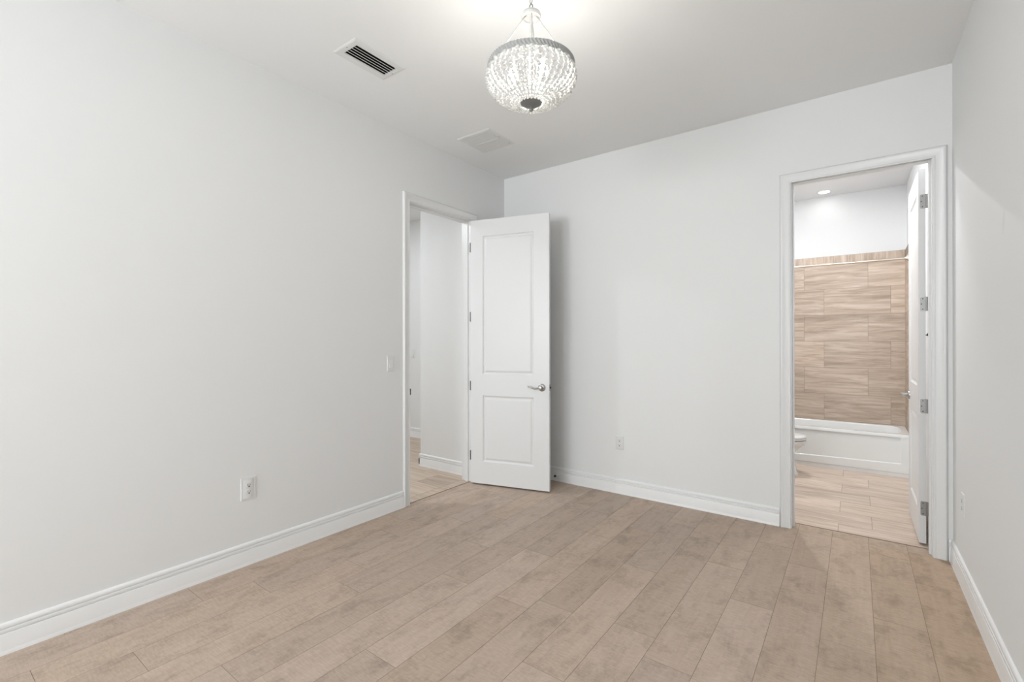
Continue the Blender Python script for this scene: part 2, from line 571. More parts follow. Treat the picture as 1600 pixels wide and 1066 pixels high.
def border(u0, u1):
    out = []
    u = u0
    while u < u1-0.01:
        w = min(0.30, u1-u)
        out.append((u, u+w, TZ1, TZ2, (rnd.random(), rnd.random(), 0, 1)))
        u += w
    return out


# border pieces are cut from the same stone with the grain upright
o = boards('wall_tile_back', wt_cells, [M_wtile, M_grout], TF, (0, BY1, 0), (1, 0, 0), (0, 0, 1), (0, -1, 0), 0.003, [(BX0, 0.425, TZ0, TZ2)])
tag(o, 'beige wood grain stone tiles on the wall above the bathtub', 'wall tile', kind='structure')
o2 = boards('trim_tile_border', border(BX0, 0.425), [M_wtile, M_grout], TF, (0, BY1, 0), (1, 0, 0), (0, 0, 1), (0, -1, 0), 0.003, None, along_u=False)
tag(o2, 'narrow beige border tiles capping the tub surround', 'wall tile', kind='structure')
side = tile_rows(5.86, BY1, TZ0, TZ1, rows, 0.3, [6.07, 6.27], 0.598)
o = boards('wall_tile_right', side, [M_wtile, M_grout], 0.0148, (0.425, 0, 0), (0, 1, 0), (0, 0, 1), (-1, 0, 0), 0.003, [(5.86, BY1, TZ0, TZ2)])
tag(o, 'beige stone tiles on the right end of the tub surround', 'wall tile', kind='structure')
o = boards('wall_tile_left', side, [M_wtile, M_grout], 0.012, (BX0+0.012, 0, 0), (0, 1, 0), (0, 0, 1), (1, 0, 0), 0.003, [(5.86, BY1, TZ0, TZ2)])
tag(o, 'beige stone tiles on the left end of the tub surround', 'wall tile', kind='structure')


# ------------------------------------------------------------------ unseen rear windows, added to light the room
for i, (a, b) in enumerate(WIN):
    bm = bmesh.new()
    z0, z1 = WZ
    y0, y1 = REAR-WT+0.01, REAR-WT+0.05
    w = 0.045
    box(bm, (a, y0, z0), (a+w, y1, z1)); box(bm, (b-w, y0, z0), (b, y1, z1))
    box(bm, (a+w, y0, z0), (b-w, y1, z0+w)); box(bm, (a+w, y0, z1-w), (b-w, y1, z1))
    box(bm, (a+w, y0+0.005, (z0+z1)/2-0.02), (b-w, y1-0.005, (z0+z1)/2+0.02))
    w_o = tag(finish('window_%d' % (i+1), bm, M_trim), 'white framed window behind the camera, %s one' % ('left' if i == 0 else 'right'), 'window', kind='structure')


# ------------------------------------------------------------------ baseboards, casings, jambs
BBP = [(0, 0), (0.0175, 0), (0.0175, 0.004), (0.0150, 0.012), (0.0135, 0.020), (0.0135, 0.084), (0.0125, 0.0865), (0.0065, 0.0882), (0.0065, 0.0908), (0.0118, 0.0935),
       (0.0125, 0.0985), (0.0118, 0.1035), (0.0058, 0.1058), (0.0058, 0.1087), (0.0112, 0.1115), (0.0118, 0.1175), (0.0105, 0.1245), (0.0072, 0.1295), (0.0035, 0.1315), (0, 0.1315)]


def bb_run(bm, p0, p1, n):
    """straight baseboard along p0-p1 on the floor, n = outward normal."""
    p0, p1, n = Vector((*p0, 0)), Vector((*p1, 0)), Vector((*n, 0))
    sweep(bm, [[p + n*t + Vector((0, 0, z)) for t, z in BBP] for p in (p0, p1)])


CW = 0.066
def bb(name, runs, label):
    bm = bmesh.new()
    for r in runs:
        bb_run(bm, *r)
    return struct(name, bm, M_base, label, 'baseboard', smooth=35)


bb('baseboard_left', [((L, REAR), (L, ENT[0]-0.006-CW), (1, 0)), ((L, ENT[1]+0.006+CW), (L, D), (1, 0))], 'white ridged baseboard along the left wall')
bb('baseboard_back', [((L, D), (BTH[0]-0.006-CW-0.003, D), (0, -1)), ((BTH[1]+0.006+CW, D), (R, D), (0, -1))], 'white ridged baseboard along the back wall')
bb('baseboard_right', [((R, REAR), (R, D), (-1, 0))], 'white ridged baseboard along the right wall')
bb('baseboard_rear', [((L, REAR), (R, REAR), (0, 1))], 'white ridged baseboard behind the camera')
bb('baseboard_hall_partition', [((PX0-0.0135, PY0), (L-WT, PY0), (0, -1)), ((PX0, PY0-0.0135), (PX0, HY1), (-1, 0))], 'white ridged baseboard wrapping the hall partition')
bb('baseboard_hall_far', [((HX0, HY1), (PX0, HY1), (0, -1))], 'white baseboard on the farthest hall wall')

# casing: o = distance outward from the inner edge, t = thickness
CSP = [(0, 0), (0, 0.0095), (0.003, 0.0115), (0.009, 0.0115), (0.012, 0.0095), (0.018, 0.0100), (0.042, 0.0130), (0.046, 0.0150), (0.050, 0.0168), (0.057, 0.0165), (0.063, 0.0110), (CW, 0.0060), (CW, 0)]


def casing(to3, a0, a1, zt):
    """to3(a, t, z): wall coordinates to world; a = position along the wall, t = out of the wall."""
    bm = bmesh.new()
    rings = [[to3(a0-o, t, 0) for o, t in CSP], [to3(a0-o, t, zt+o) for o, t in CSP], [to3(a1+o, t, zt+o) for o, t in CSP], [to3(a1+o, t, 0) for o, t in CSP]]
    sweep(bm, rings)
    return bm


def jamb(to3, a0, a1, zt, depth, stop0, stop1):
    """lining boards and stop; t runs from 0 (room face) to -depth."""
    bm = bmesh.new()

    def bx(a, b, t0, t1, z0, z1):
        p, q = to3(a, t0, z0), to3(b, t1, z1)
        lo = [min(p[i], q[i]) for i in range(3)]
        hi = [max(p[i], q[i]) for i in range(3)]
        box(bm, lo, hi, 0.0012)
    bx(a0-JT, a0, 0, -depth, 0, zt+JT)
    bx(a1, a1+JT, 0, -depth, 0, zt+JT)
    bx(a0, a1, 0, -depth, zt, zt+JT)
    s = 0.011
    bx(a0-0.001, a0+s, -stop0, -stop1, 0, zt)
    bx(a1-s, a1+0.001, -stop0, -stop1, 0, zt)
    bx(a0+s, a1-s, -stop0, -stop1, zt-s, zt+0.001)
    return bm


e3 = lambda a, t, z: Vector((L+t, a, z))
b3 = lambda a, t, z: Vector((a, D-t, z))
t1 = struct('trim_1', casing(e3, ENT[0]-0.006, ENT[1]+0.006, EZ+0.005), M_trim, 'white moulded casing around the entry doorway in the left wall', 'door casing', 35)
finish('jamb', jamb(e3, ENT[0], ENT[1], EZ, WT, 0.040, 0.080), M_trim, t1)
bm = bmesh.new()
box(bm, (L-0.038, ENT[0]-0.0005, 0.885), (L-0.004, ENT[0]+0.0022, 0.942), 0.0006)
box(bm, (L-0.012, ENT[0]-0.0005, 0.888), (L+0.006, ENT[0]+0.0075, 0.938), 0.0015)
sp = finish('strike_plate', bm, M_dark, t1)
sp['label'] = 'dark metal strike plate on the door jamb'
t2 = struct('trim_2', casing(b3, BTH[0]-0.006, BTH[1]+0.004, BZ-0.010), M_trim, 'white moulded casing around the bathroom doorway in the back wall', 'door casing', 35)
finish('jamb', jamb(lambda a, t, z: Vector((a, D-t, z)), BTH[0], BTH[1], BZ, WT, 0.040, 0.078), M_trim, t2)
# hall side and bath side casings are not in view


# thin metal edge where the boards meet the tile
struct('trim_3', boxm((TH_X-0.0085, ENT[0], -0.002), (TH_X-0.0005, ENT[1], 0.0012)), M_seam, 'thin dark edge strip across the entry threshold', 'threshold strip')
struct('trim_4', boxm((BTH[0], TH_Y+0.0002, -0.002), (BTH[1], TH_Y+0.0075, 0.0012)), M_seam, 'thin dark edge strip across the bathroom threshold', 'threshold strip')

# ------------------------------------------------------------------ panel doors
def leaf(w, z0, z1, th, panels):
    """Leaf in local axes: x across from hinge to latch, y 0 (seen face) to th, z up; moulded panels both sides."""
    bm = bmesh.new()
    us = sorted({0, w, *[p[0] for p in panels], *[p[1] for p in panels]})
    vs = sorted({z0, z1, *[p[2] for p in panels], *[p[3] for p in panels]})
    prof = [(0, 0), (0.004, 0.0050), (0.010, 0.0095), (0.016, 0.0105), (0.020, 0.0095), (0.032, 0.0040), (0.038, 0.0028)]
    for y, s in ((0, 1), (th, -1)):
        def V(u, v, d=0.0):
            return bm.verts.new((u, y+s*d, v))
        for i in range(len(us)-1):
            for j in range(len(vs)-1):
                cu, cv = (us[i]+us[i+1])/2, (vs[j]+vs[j+1])/2
                if any(p[0] < cu < p[1] and p[2] < cv < p[3] for p in panels):
                    continue
                bm.faces.new([V(us[i], vs[j]), V(us[i+1], vs[j]), V(us[i+1], vs[j+1]), V(us[i], vs[j+1])])
        for (a, b, c, d) in panels:
            rings = [[V(a+o, c+o, e), V(b-o, c+o, e), V(b-o, d-o, e), V(a+o, d-o, e)] for o, e in prof]
            for r0, r1 in zip(rings, rings[1:]):
                for k in range(4):
                    bm.faces.new((r0[k], r0[(k+1) % 4], r1[(k+1) % 4], r1[k]))
            bm.faces.new(rings[-1])
    for q in (((0, 0, z0), (0, th, z0), (0, th, z1), (0, 0, z1)), ((w, 0, z0), (w, th, z0), (w, th, z1), (w, 0, z1)), ((0, 0, z0), (w, 0, z0), (w, th, z0), (0, th, z0)), ((0, 0, z1), (w, 0, z1), (w, th, z1), (0, th, z1))):
        bm.faces.new([bm.verts.new(p) for p in q])
    return bm


def lever(bm, x, y, z, s, d):
    """Wave lever: rose on the face at y, facing -s*y ... s=-1 faces -y; d = +1/-1 direction of the lever along x."""
    lathe(bm, [(0.0, 0), (0.0335, 0), (0.0335, s*0.004), (0.030, s*0.009), (0.022, s*0.0125), (0.013, s*0.015), (0.0115, s*0.030), (0.0125, s*0.045), (0.012, s*0.054), (0.0, s*0.056)], (x, y, z), 28, axis=1)
    pts, rads = [], []
    for i in range(15):
        f = i/14
        px = x + d*(0.004 + f*0.112)
        pz = z + 0.003 - 0.010*math.sin(f*1.05*PI)*(1 if f < 0.5 else 1) + (0.016*(f-0.42) if f > 0.42 else 0) - (0.020*(f-0.78) if f > 0.78 else 0)
        pts.append((px, y+s*(0.047 - 0.006*f), pz))
        rads.append(0.0092 - 0.0032*f + (0.0012 if f > 0.8 else 0))
    tube(bm, pts, rads, 12)


def door(name, label, loc, ang, w, z0, z1, panels, hinge_z, lz, hinge_visible_end):
    th = 0.035
    d = thing(name, label, 'door', loc, ang, kind='structure')
    finish('leaf', leaf(w, z0, z1, th, panels), M_door, d)
    hd = []
    for s, yy in ((-1, 0.0), (1, th)):
        bm = bmesh.new()
        lever(bm, w-0.066, yy, lz, s, -1)
        h = finish('handle', bm, M_nickel, d, smooth=40)
        h['label'] = 'brushed nickel lever handle'
    bm = bmesh.new()
    box(bm, (w-0.001, th/2-0.0125, lz-0.028), (w+0.0018, th/2+0.0125, lz+0.028), 0.0006)
    lp = finish('latch_plate', bm, M_hinge, d)
    bm = bmesh.new()
    rings = [[(w+0.0012+e, th/2-0.007+k, lz-0.008), (w+0.0012+e, th/2+0.007-k*0.2, lz-0.008), (w+0.0012+e, th/2+0.007-k*0.2, lz+0.008), (w+0.0012+e, th/2-0.007+k, lz+0.008)] for e, k in ((0, 0), (0.006, 0.002), (0.011, 0.009))]
    sweep(bm, rings)
    finish('latch_bolt', bm, M_dark, lp)
    return d


# entry door, hinged at the far jamb, standing open into the room
dv = Vector((0.733, 0.193)).normalized()
ang1 = math.atan2(dv.y, dv.x)
PAN = lambda w: [(0.121, w-0.140, 1.020, 2.288), (0.121, w-0.140, 0.217, 0.824)]
d1 = door('door_1', 'white two panel entry door standing open in front of the back wall', (-2.876, 3.262, 0), ang1, 0.757, 0.014, 2.438, PAN(0.757), None, 0.916, False)
for hz in (2.193, 1.549, 0.910, 0.266):
    bm = bmesh.new()
    # knuckle barrel and the two leaves in the gap
    tube(bm, [(-0.0085, 0.037, hz-0.044), (-0.0085, 0.037, hz+0.044)], 0.0065, 12)
    for zz in (-0.044, 0.044):
        lathe(bm, [(0, -0.004), (0.005, -0.003), (0.0055, 0.0), (0.005, 0.003), (0, 0.004)], (-0.0085, 0.037, hz+zz), 10)
    box(bm, (-0.0022, 0.004, hz-0.044), (0.0004, 0.036, hz+0.044))
    box(bm, (-0.0105, -0.002, hz-0.044), (-0.0060, 0.036, hz+0.044))
    h = finish('hinge', bm, M_hinge, d1, smooth=40)

# bathroom door, hinged at the right jamb, standing open into the bathroom
d2 = door('door_2', 'white two panel bathroom door standing open edge on in the right doorway', (0.3355, 4.004, 0), PI/2, 0.705, 0.012, 2.432, [(0.115, 0.585, 1.020, 2.288), (0.115, 0.585, 0.217, 0.824)], None, 0.912, True)
# local x runs away from the camera, local y towards -x: turn the leaf so that it lies between x = .335 and .370
d2.location.x = 0.3285 + 0.035
for hz in (2.221, 1.558, 0.898, 0.237):
    bm = bmesh.new()
    # leaf plate screwed on the hinge edge, rounded on its left
    a0, a1, hh, rr = 0.0015, 0.0275, 0.0455, 0.008
    outline = [(a0, hz-hh), (a1-rr, hz-hh)]
    outline += [(a1-rr+rr*math.sin(t), hz-hh+rr-rr*math.cos(t)) for t in (0.4, 0.8, 1.2, PI/2)]
    outline += [(a1-rr+rr*math.cos(t), hz+hh-rr+rr*math.sin(t)) for t in (0, 0.4, 0.8, 1.2, PI/2)]
    outline += [(a0, hz+hh)]
    sweep(bm, [[(x, y, z) for y, z in outline] for x in (-0.0028, 0.0005)])
    # barrel with its knuckles
    for k in range(5):
        z0 = hz-0.0455+k*0.0182
        tube(bm, [(-0.006, -0.006, z0+0.0006), (-0.006, -0.006, z0+0.0176)], 0.0062, 12)
    box(bm, (-0.007, -0.0055, hz-0.0455), (-0.0005, 0.003, hz+0.0455))
    h = finish('hinge', bm, M_hinge, d2, smooth=40)
    h['label'] = 'grey metal hinge on the edge of the door'
    for (yy, dz) in ((0.015, 0.034), (0.021, 0.0), (0.015, -0.034)):
        bm = bmesh.new()
        lathe(bm, [(0.0038, -0.0026), (0.0036, -0.0034), (0.0022, -0.0036), (0.0, -0.0030)], (0, yy, hz+dz), 12, axis=0)
        finish('screw', bm, M_dark, h)


# ------------------------------------------------------------------ switches, outlets, door stop
def plate_to(axis, wall, sgn):
    """returns f(u, t, z) for a plate on a wall: u sideways offset, t out of the wall."""
    if axis == 0:
        return lambda u, t, z: Vector((sgn*t, -sgn*u, z))
    return lambda u, t, z: Vector((u, sgn*t, z))


def plate_mesh(f, w, h, t=0.006, bev=0.003):
    bm = bmesh.new()
    rings = []
    for o, tt in ((0, 0), (0, t*0.45), (bev*0.4, t*0.8), (bev, t)):
        rings.append([f(-w/2+o, tt, -h/2+o), f(w/2-o, tt, -h/2+o), f(w/2-o, tt, h/2-o), f(-w/2+o, tt, h/2-o)])
    sweep(bm, rings)
    return bm


def outlet(name, label, loc, f, w, h, arched=False):
    o = thing(name, label, 'outlet', loc, group='wall outlets')
    finish('cover_plate', plate_mesh(f, w, h), M_plastic, o)
    top = 0.006
    if arched:
        # bowed centre field standing proud of the plate, arched like a barrel
        bm = bmesh.new()
        n = 12
        hw, hh = w*0.36, h*0.40
        rings = []
        for i in range(n+1):
            a = -1+2*i/n
            t = 0.006 + 0.0045*(1-a*a)
            rings.append([f(a*hw, 0.003, -hh), f(a*hw, t, -hh), f(a*hw, t, hh), f(a*hw, 0.003, hh)])
        sweep(bm, rings)
        finish('bowed_face', bm, M_plastic, o, smooth=30)
        top = 0.0104
    for zc in (0.0195, -0.0195):
        bm = bmesh.new()
        ring = [(0.0165*math.cos(a), max(-0.0125, min(0.0125, 0.0165*math.sin(a)))) for a in [2*PI*k/28 for k in range(28)]]
        sweep(bm, [[f(a, top-0.004, zc+b) for a, b in ring], [f(a, top+0.0012, zc+b) for a, b in ring], [f(a*0.95, top+0.0018, zc+b*0.95) for a, b in ring]])
        rc = finish('receptacle', bm, M_plastic, o)
        bm = bmesh.new()
        for (u, dz, sw, sh) in ((-0.0065, 0.004, 0.0022, 0.0085), (0.0065, 0.004, 0.0022, 0.0070)):
            sweep(bm, [[f(u-sw/2, t, zc+dz-sh/2), f(u+sw/2, t, zc+dz-sh/2), f(u+sw/2, t, zc+dz+sh/2), f(u-sw/2, t, zc+dz+sh/2)] for t in (top+0.001, top+0.0021)])
        ring = [(0.0042*math.cos(a), 0.0042*math.sin(a)) for a in [2*PI*k/12 for k in range(12)]]
        sweep(bm, [[f(a, t, zc-0.0065+b) for a, b in ring] for t in (top+0.001, top+0.0021)])
        finish('slot', bm, M_slot, rc)
    bm = bmesh.new()
    ring = [(0.003*math.cos(a), 0.003*math.sin(a)) for a in [2*PI*k/12 for k in range(12)]]
    sweep(bm, [[f(a, t, b) for a, b in ring] for t in (top-0.002, top+0.0012)])
    finish('screw', bm, M_plastic, o)
    return o


fL = plate_to(0, L, 1)
fB = plate_to(1, D, -1)
fR = plate_to(0, R, -1)
outlet('wall_outlet', 'white outlet with a bowed face low on the left wall', (L, 1.303, 0.450), fL, 0.086, 0.134, True)
outlet('wall_outlet', 'small white outlet low on the back wall right of the entry door', (-1.650, D, 0.440), fB, 0.072, 0.116)
outlet('wall_outlet', 'white outlet seen nearly edge on low on the right wall', (R, 3.475, 0.435), fR, 0.074, 0.118)


def switch(name, label, loc, f, w=0.070, h=0.118):
    o = thing(name, label, 'light switch', loc)
    bm = bmesh.new()
    a, b = 0.0165, 0.0335
    g = 0.0018
    rr = [(w/2, h/2, 0), (w/2, h/2, 0.004), (w/2-0.003, h/2-0.003, 0.0065), (a+g, b+g, 0.0065), (a+g, b+g, 0.0012)]
    vv = [[bm.verts.new(f(p*i, t, q*j)) for i, j in ((-1, -1), (1, -1), (1, 1), (-1, 1))] for p, q, t in rr]
    for r0, r1 in zip(vv, vv[1:]):
        for k in range(4):
            bm.faces.new((r0[k], r0[(k+1) % 4], r1[(k+1) % 4], r1[k]))
    bm.faces.new(vv[-1])
    finish('cover_plate', bm, M_plastic, o)
    bm = bmesh.new()
    sweep(bm, [[f(-a, 0.0013, -b), f(a, 0.0013, -b), f(a, 0.0013, b), f(-a, 0.0013, b)], [f(-a, 0.0125, -b), f(a, 0.0125, -b), f(a, 0.0075, b), f(-a, 0.0075, b)]])
    finish('rocker', bm, M_trim, o)
    for z in (-0.048, 0.048):
        bm = bmesh.new()
        ring = [(0.003*math.cos(t), 0.003*math.sin(t)) for t in [2*PI*k/12 for k in range(12)]]
        sweep(bm, [[f(p, t, z+q) for p, q in ring] for t in (0.005, 0.0072)])
        finish('screw', bm, M_plastic, o)
    return o


switch('light_switch', 'white rocker switch on the left wall beside the entry doorway', (L, 2.357, 1.150), fL, 0.066, 0.120)
switch('light_switch', 'white switch on the far hall wall seen through the entry doorway', (-4.925, HY1, 1.150), fB)

t = thing('door_stop', 'small door stop with a dark tip on the back baseboard beside the open entry door', 'door stop', (-2.262, D-0.0135, 0.062))
bm = bmesh.new()
lathe(bm, [(0.0, 0), (0.013, 0), (0.013, -0.003), (0.009, -0.008), (0.0055, -0.011), (0.0050, -0.050), (0, -0.050)], (0, 0, 0), 20, axis=1)
finish('post', bm, M_plastic, t, smooth=40)
bm = bmesh.new()
lathe(bm, [(0.0, -0.048), (0.0095, -0.048), (0.0105, -0.053), (0.0100, -0.062), (0.0075, -0.066), (0.0, -0.067)], (0, 0, 0), 20, axis=1)
tp = finish('rubber_tip', bm, M_rubber, t, smooth=40)
tp['label'] = 'black rubber tip'


# ------------------------------------------------------------------ ceiling vents
def vent_frame(bm, outer, inner, z, drop=0.0045):
    x0, x1, y0, y1 = outer
    a0, a1, b0, b1 = inner
    prof = [(0.0, 0.0), (0.0, -0.0010), (0.16, -drop*0.7), (0.30, -drop), (0.85, -drop), (1.0, -drop*0.8), (1.0, 0.004)]
    rings = []
    for f, dz in prof:
        rings.append([Vector((x0+(a0-x0)*f, y0+(b0-y0)*f, z+dz)), Vector((x1+(a1-x1)*f, y0+(b0-y0)*f, z+dz)), Vector((x1+(a1-x1)*f, y1+(b1-y1)*f, z+dz)), Vector((x0+(a0-x0)*f, y1+(b1-y1)*f, z+dz))])
    vv = [[bm.verts.new(p) for p in r] for r in rings]
    for a, b in zip(vv, vv[1:]):
        for i in range(4):
            bm.faces.new((a[i], a[(i+1) % 4], b[(i+1) % 4], b[i]))


t = thing('ceiling_vent', 'white supply vent with dark open slots in the ceiling near the left wall', 'vent', ((VENT[0]+VENT[1])/2, (VENT[2]+VENT[3])/2, H))
cx, cy = t.location.x, t.location.y
loc = lambda r: (r[0]-cx, r[1]-cx, r[2]-cy, r[3]-cy)
bm = bmesh.new()
vent_frame(bm, loc((-2.415, -2.200, 1.548, 1.904)), loc((-2.368, -2.247, 1.590, 1.873)), 0)
finish('frame', bm, M_vent, t)
bm = bmesh.new()
for (lo, hi) in (((VENT[0], VENT[2], 0.06), (VENT[1], VENT[3], 0.064)), ((VENT[0], VENT[2], 0.0005), (VENT[0]+0.003, VENT[3], 0.06)), ((VENT[1]-0.003, VENT[2], 0.0005), (VENT[1], VENT[3], 0.06)), ((VENT[0], VENT[2], 0.0005), (VENT[1], VENT[2]+0.003, 0.06)), ((VENT[0], VENT[3]-0.003, 0.0005), (VENT[1], VENT[3], 0.06))):
    box(bm, (lo[0]-cx, lo[1]-cy, lo[2]), (hi[0]-cx, hi[1]-cy, hi[2]))
db = finish('duct_boot', bm, M_black, t)
db['label'] = 'black duct behind the slats'
for i in range(6):
    xc = -2.3600+0.0226*i-cx
    bm = bmesh.new()
    # slat leaning so that the camera looks into the slot beside it
    pr = [(0.0042, -0.0052), (0.0034, -0.0064), (0.0008, -0.0060), (-0.0090, 0.0018), (-0.0084, 0.0026), (0.0014, -0.0042)]
    sweep(bm, [[(xc+a, y-cy, b) for a, b in pr] for y in (1.588, 1.875)])
    finish('slat', bm, M_vent, t)
for yy in (1.568, 1.889):
    bm = bmesh.new()
    lathe(bm, [(0.0035, -0.0040), (0.0032, -0.0056), (0.0, -0.0060)], (0.0, yy-cy, 0), 12)
    finish('screw', bm, M_hinge, t)

t = thing('return_vent', 'square white flush return grille in the ceiling near the entry door', 'vent', ((GRIL[0]+GRIL[1])/2, (GRIL[2]+GRIL[3])/2, H))
cx, cy = t.location.x, t.location.y
bm = bmesh.new()
vent_frame(bm, loc((-2.640, -2.298, 2.823, 3.172)), loc((-2.598, -2.337, 2.862, 3.140)), 0, 0.0055)
finish('frame', bm, M_vent, t)
bm = bmesh.new()
box(bm, (-2.344-cx, 2.855-cy, -0.0075), (-2.337-cx, 3.147-cy, -0.004), 0.001)
finish('hinge_rail', bm, M_vent, t)
bm = bmesh.new()
n = 26
for i in range(n):
    x = -2.594 + (0.252)*(i+0.5)/n - cx
    sweep(bm, [[(x-0.0044, y-cy, -0.0060), (x-0.0036, y-cy, -0.0068), (x+0.0046, y-cy, -0.0015), (x+0.0040, y-cy, -0.0003)] for y in (2.863, 3.139)])
finish('louver_panel', bm, M_vent, t)
bm = bmesh.new()
box(bm, (-2.596-cx, 2.995-cy, -0.0080), (-2.339-cx, 3.007-cy, -0.0050), 0.001)
finish('centre_bar', bm, M_vent, t)
bm = bmesh.new()
box(bm, (GRIL[0]-cx, GRIL[2]-cy, 0.010), (GRIL[1]-cx, GRIL[3]-cy, 0.014))
finish('filter', bm, M_ring, t)
for yy in (2.985, 3.125):
    bm = bmesh.new()
    lathe(bm, [(0.0045, -0.0050), (0.0042, -0.0068), (0.0, -0.0074)], (-2.325-cx, yy-cy, 0), 12)
    finish('screw', bm, M_hinge, t)


# ------------------------------------------------------------------ beaded chandelier
CHX, CHY = -1.215, 1.803
ch = thing('chandelier', 'white beaded basket chandelier with a grey rope ring hanging from the ceiling', 'chandelier', (CHX, CHY, 2.388))
Z = lambda z: z-2.388
bm = bmesh.new()
lathe(bm, [(0, Z(H)), (0.062, Z(H)), (0.062, Z(H-0.006)), (0.050, Z(H-0.016)), (0.018, Z(H-0.024)), (0.008, Z(H-0.030)), (0, Z(H-0.030))], n=32)
finish('ceiling_canopy', bm, M_cwhite, ch, smooth=40)
bm = bmesh.new()
zz, k = H-0.024, 0
while zz > 2.900:
    pts = []
    for i in range(20):
        a = 2*PI*i/20
        pts.append((0.0062*math.cos(a), 0.0125*math.sin(a)))
    rings = []
    for i, (p, q) in enumerate(pts):
        a = 2*PI*i/20
        nrm = Vector((math.cos(a), 0, math.sin(a)))
        ring = []
        for j in range(8):
            b = 2*PI*j/8
            v = Vector((p, 0, q)) + nrm*0.0017*math.cos(b) + Vector((0, 1, 0))*0.0017*math.sin(b)
            if k % 2:
                v = Vector((v.y, v.x, v.z))
            ring.append(v + Vector((0, 0, Z(zz-0.0125))))
        rings.append(ring)
    sweep(bm, rings, closed=True)
    zz -= 0.0205
    k += 1
chn = finish('chain', bm, M_cgrey, ch, smooth=60)
bm = bmesh.new()
pts = [(0.0095*math.sin(a), 0, Z(2.874)+0.016*math.cos(a)) for a in [(-2.7+5.4*i/16) for i in range(17)]]
tube(bm, pts, 0.0026, 8)
finish('hanging_loop', bm, M_cgrey, ch, smooth=60)
bm = bmesh.new()
lathe(bm, [(0, Z(2.862)), (0.012, Z(2.861)), (0.030, Z(2.855)), (0.044, Z(2.844)), (0.047, Z(2.834)), (0.043, Z(2.826)), (0.036, Z(2.824)), (0.034, Z(2.830)), (0.020, Z(2.836)), (0.009, Z(2.830)), (0.0055, Z(2.82)), (0.0055, Z(2.70)), (0.012, Z(2.66)), (0.012, Z(2.63)), (0, Z(2.628))], n=32)
finish('crown', bm, M_cwhite, ch, smooth=40)
# four arms from crown to ring
VA = math.atan2(-CHY, -CHX)                       # direction from the chandelier to the camera
for i in range(4):
    a = VA + i*PI/2 + 0.06
    c, s = math.cos(a), math.sin(a)
    bm = bmesh.new()
    tube(bm, [(c*r, s*r, Z(z)) for r, z in ((0.022, 2.835), (0.040, 2.815), (0.100, 2.730), (0.150, 2.662), (0.182, 2.612), (0.190, 2.600))], 0.0032, 8)
    finish('arm', bm, M_cwhite, ch, smooth=60)
# ring: a flat band wrapped with slanting rope ridges
bm = bmesh.new()
NT, NR = 77, 20
rings = []
for i in range(NT*8):
    a = 2*PI*i/(NT*8)
    ring = []
    for j in range(NR):
        b = 2*PI*j/NR
        bump = 1 + 0.42*math.sin(NT*a + 5.0*b)
        rr = 0.192 + 0.0088*math.copysign(abs(math.cos(b))**0.6, math.cos(b))*bump
        hh = 0.0150*math.copysign(abs(math.sin(b))**0.6, math.sin(b))
        ring.append(Vector((rr*math.cos(a), rr*math.sin(a), Z(2.592)+hh)))
    rings.append(ring)
sweep(bm, rings, closed=True)
finish('ring', bm, M_ring, ch, smooth=60)


def bead_strand(big):
    """one strand: beads strung from the ring, bulging out and then in to the bottom plate, in the local x-z plane."""
    bm = bmesh.new()
    P0, P1, P2, P3 = (0.194, 2.575), (0.236, 2.520), (0.168, 2.445), (0.052, 2.424)

    def B(t):
        return tuple((1-t)**3*P0[i] + 3*(1-t)**2*t*P1[i] + 3*(1-t)*t*t*P2[i] + t**3*P3[i] for i in (0, 1))
    # walk the curve by arc length
    samples = [B(i/200) for i in range(201)]
    s, pos, target, idx = 0.0, [], 0.0, 0
    acc = [0.0]
    for a, b in zip(samples, samples[1:]):
        acc.append(acc[-1]+math.hypot(b[0]-a[0], b[1]-a[1]))
    total = acc[-1]
    q = 0.004
    n = 0
    lr = random.Random(3 if big else 5)
    while q < total-0.002:
        j = max(i for i in range(201) if acc[i] <= q)
        x, z = samples[j]
        spacing = 2*PI*x/40
        r = min(0.0078, spacing*(0.34 + 0.10*max(0.0, min(1.0, (0.19-x)/0.06)))) * (0.74 + 0.42*((n + (1 if big else 0)) % 2))
        if n == 0:
            r *= 1.25 if big else 0.95
        res = bmesh.ops.create_icosphere(bm, subdivisions=1 if r < 0.005 else 2, radius=1.0)
        rot = Matrix.Rotation(lr.uniform(0, 6.28), 3, 'X') @ Matrix.Rotation(lr.uniform(0, 6.28), 3, 'Z')
        for v in res['verts']:
            p = rot @ v.co
            v.co = Vector((x + p.x*r*0.95, p.y*r*1.12, Z(z) + p.z*r*0.9)) + Vector((0, lr.uniform(-0.0008, 0.0008), 0))
        q += max(r*1.55, 0.0055)
        n += 1
    return bm


protos = [finish('bead_strand', bead_strand(True), M_bead, ch, smooth=70), finish('bead_strand', bead_strand(False), M_bead, ch, smooth=70)]
NS = 40
for i in range(NS):
    o = protos[i] if i < 2 else protos[i % 2].copy()
    if i >= 2:
        C.objects.link(o)
        o.parent = ch
    o.rotation_euler = (0, 0, VA + 0.02 + 2*PI*i/NS)
bm = bmesh.new()
lathe(bm, [(0, Z(2.436)), (0.046, Z(2.436)), (0.0505, Z(2.433)), (0.0505, Z(2.429)), (0.044, Z(2.424)), (0.028, Z(2.419)), (0.010, Z(2.416)), (0, Z(2.416))], n=36)
finish('bottom_plate', bm, M_cgrey, ch, smooth=35)['label'] = 'antique grey disc at the bottom'
bm = bmesh.new()
lathe(bm, [(0, Z(2.420)), (0.006, Z(2.417)), (0.007, Z(2.412)), (0.0045, Z(2.409)), (0.0085, Z(2.403)), (0.0100, Z(2.398)), (0.0080, Z(2.392)), (0.0, Z(2.389))], n=20)
finish('finial', bm, M_cgrey, ch, smooth=40)
bm = bmesh.new()
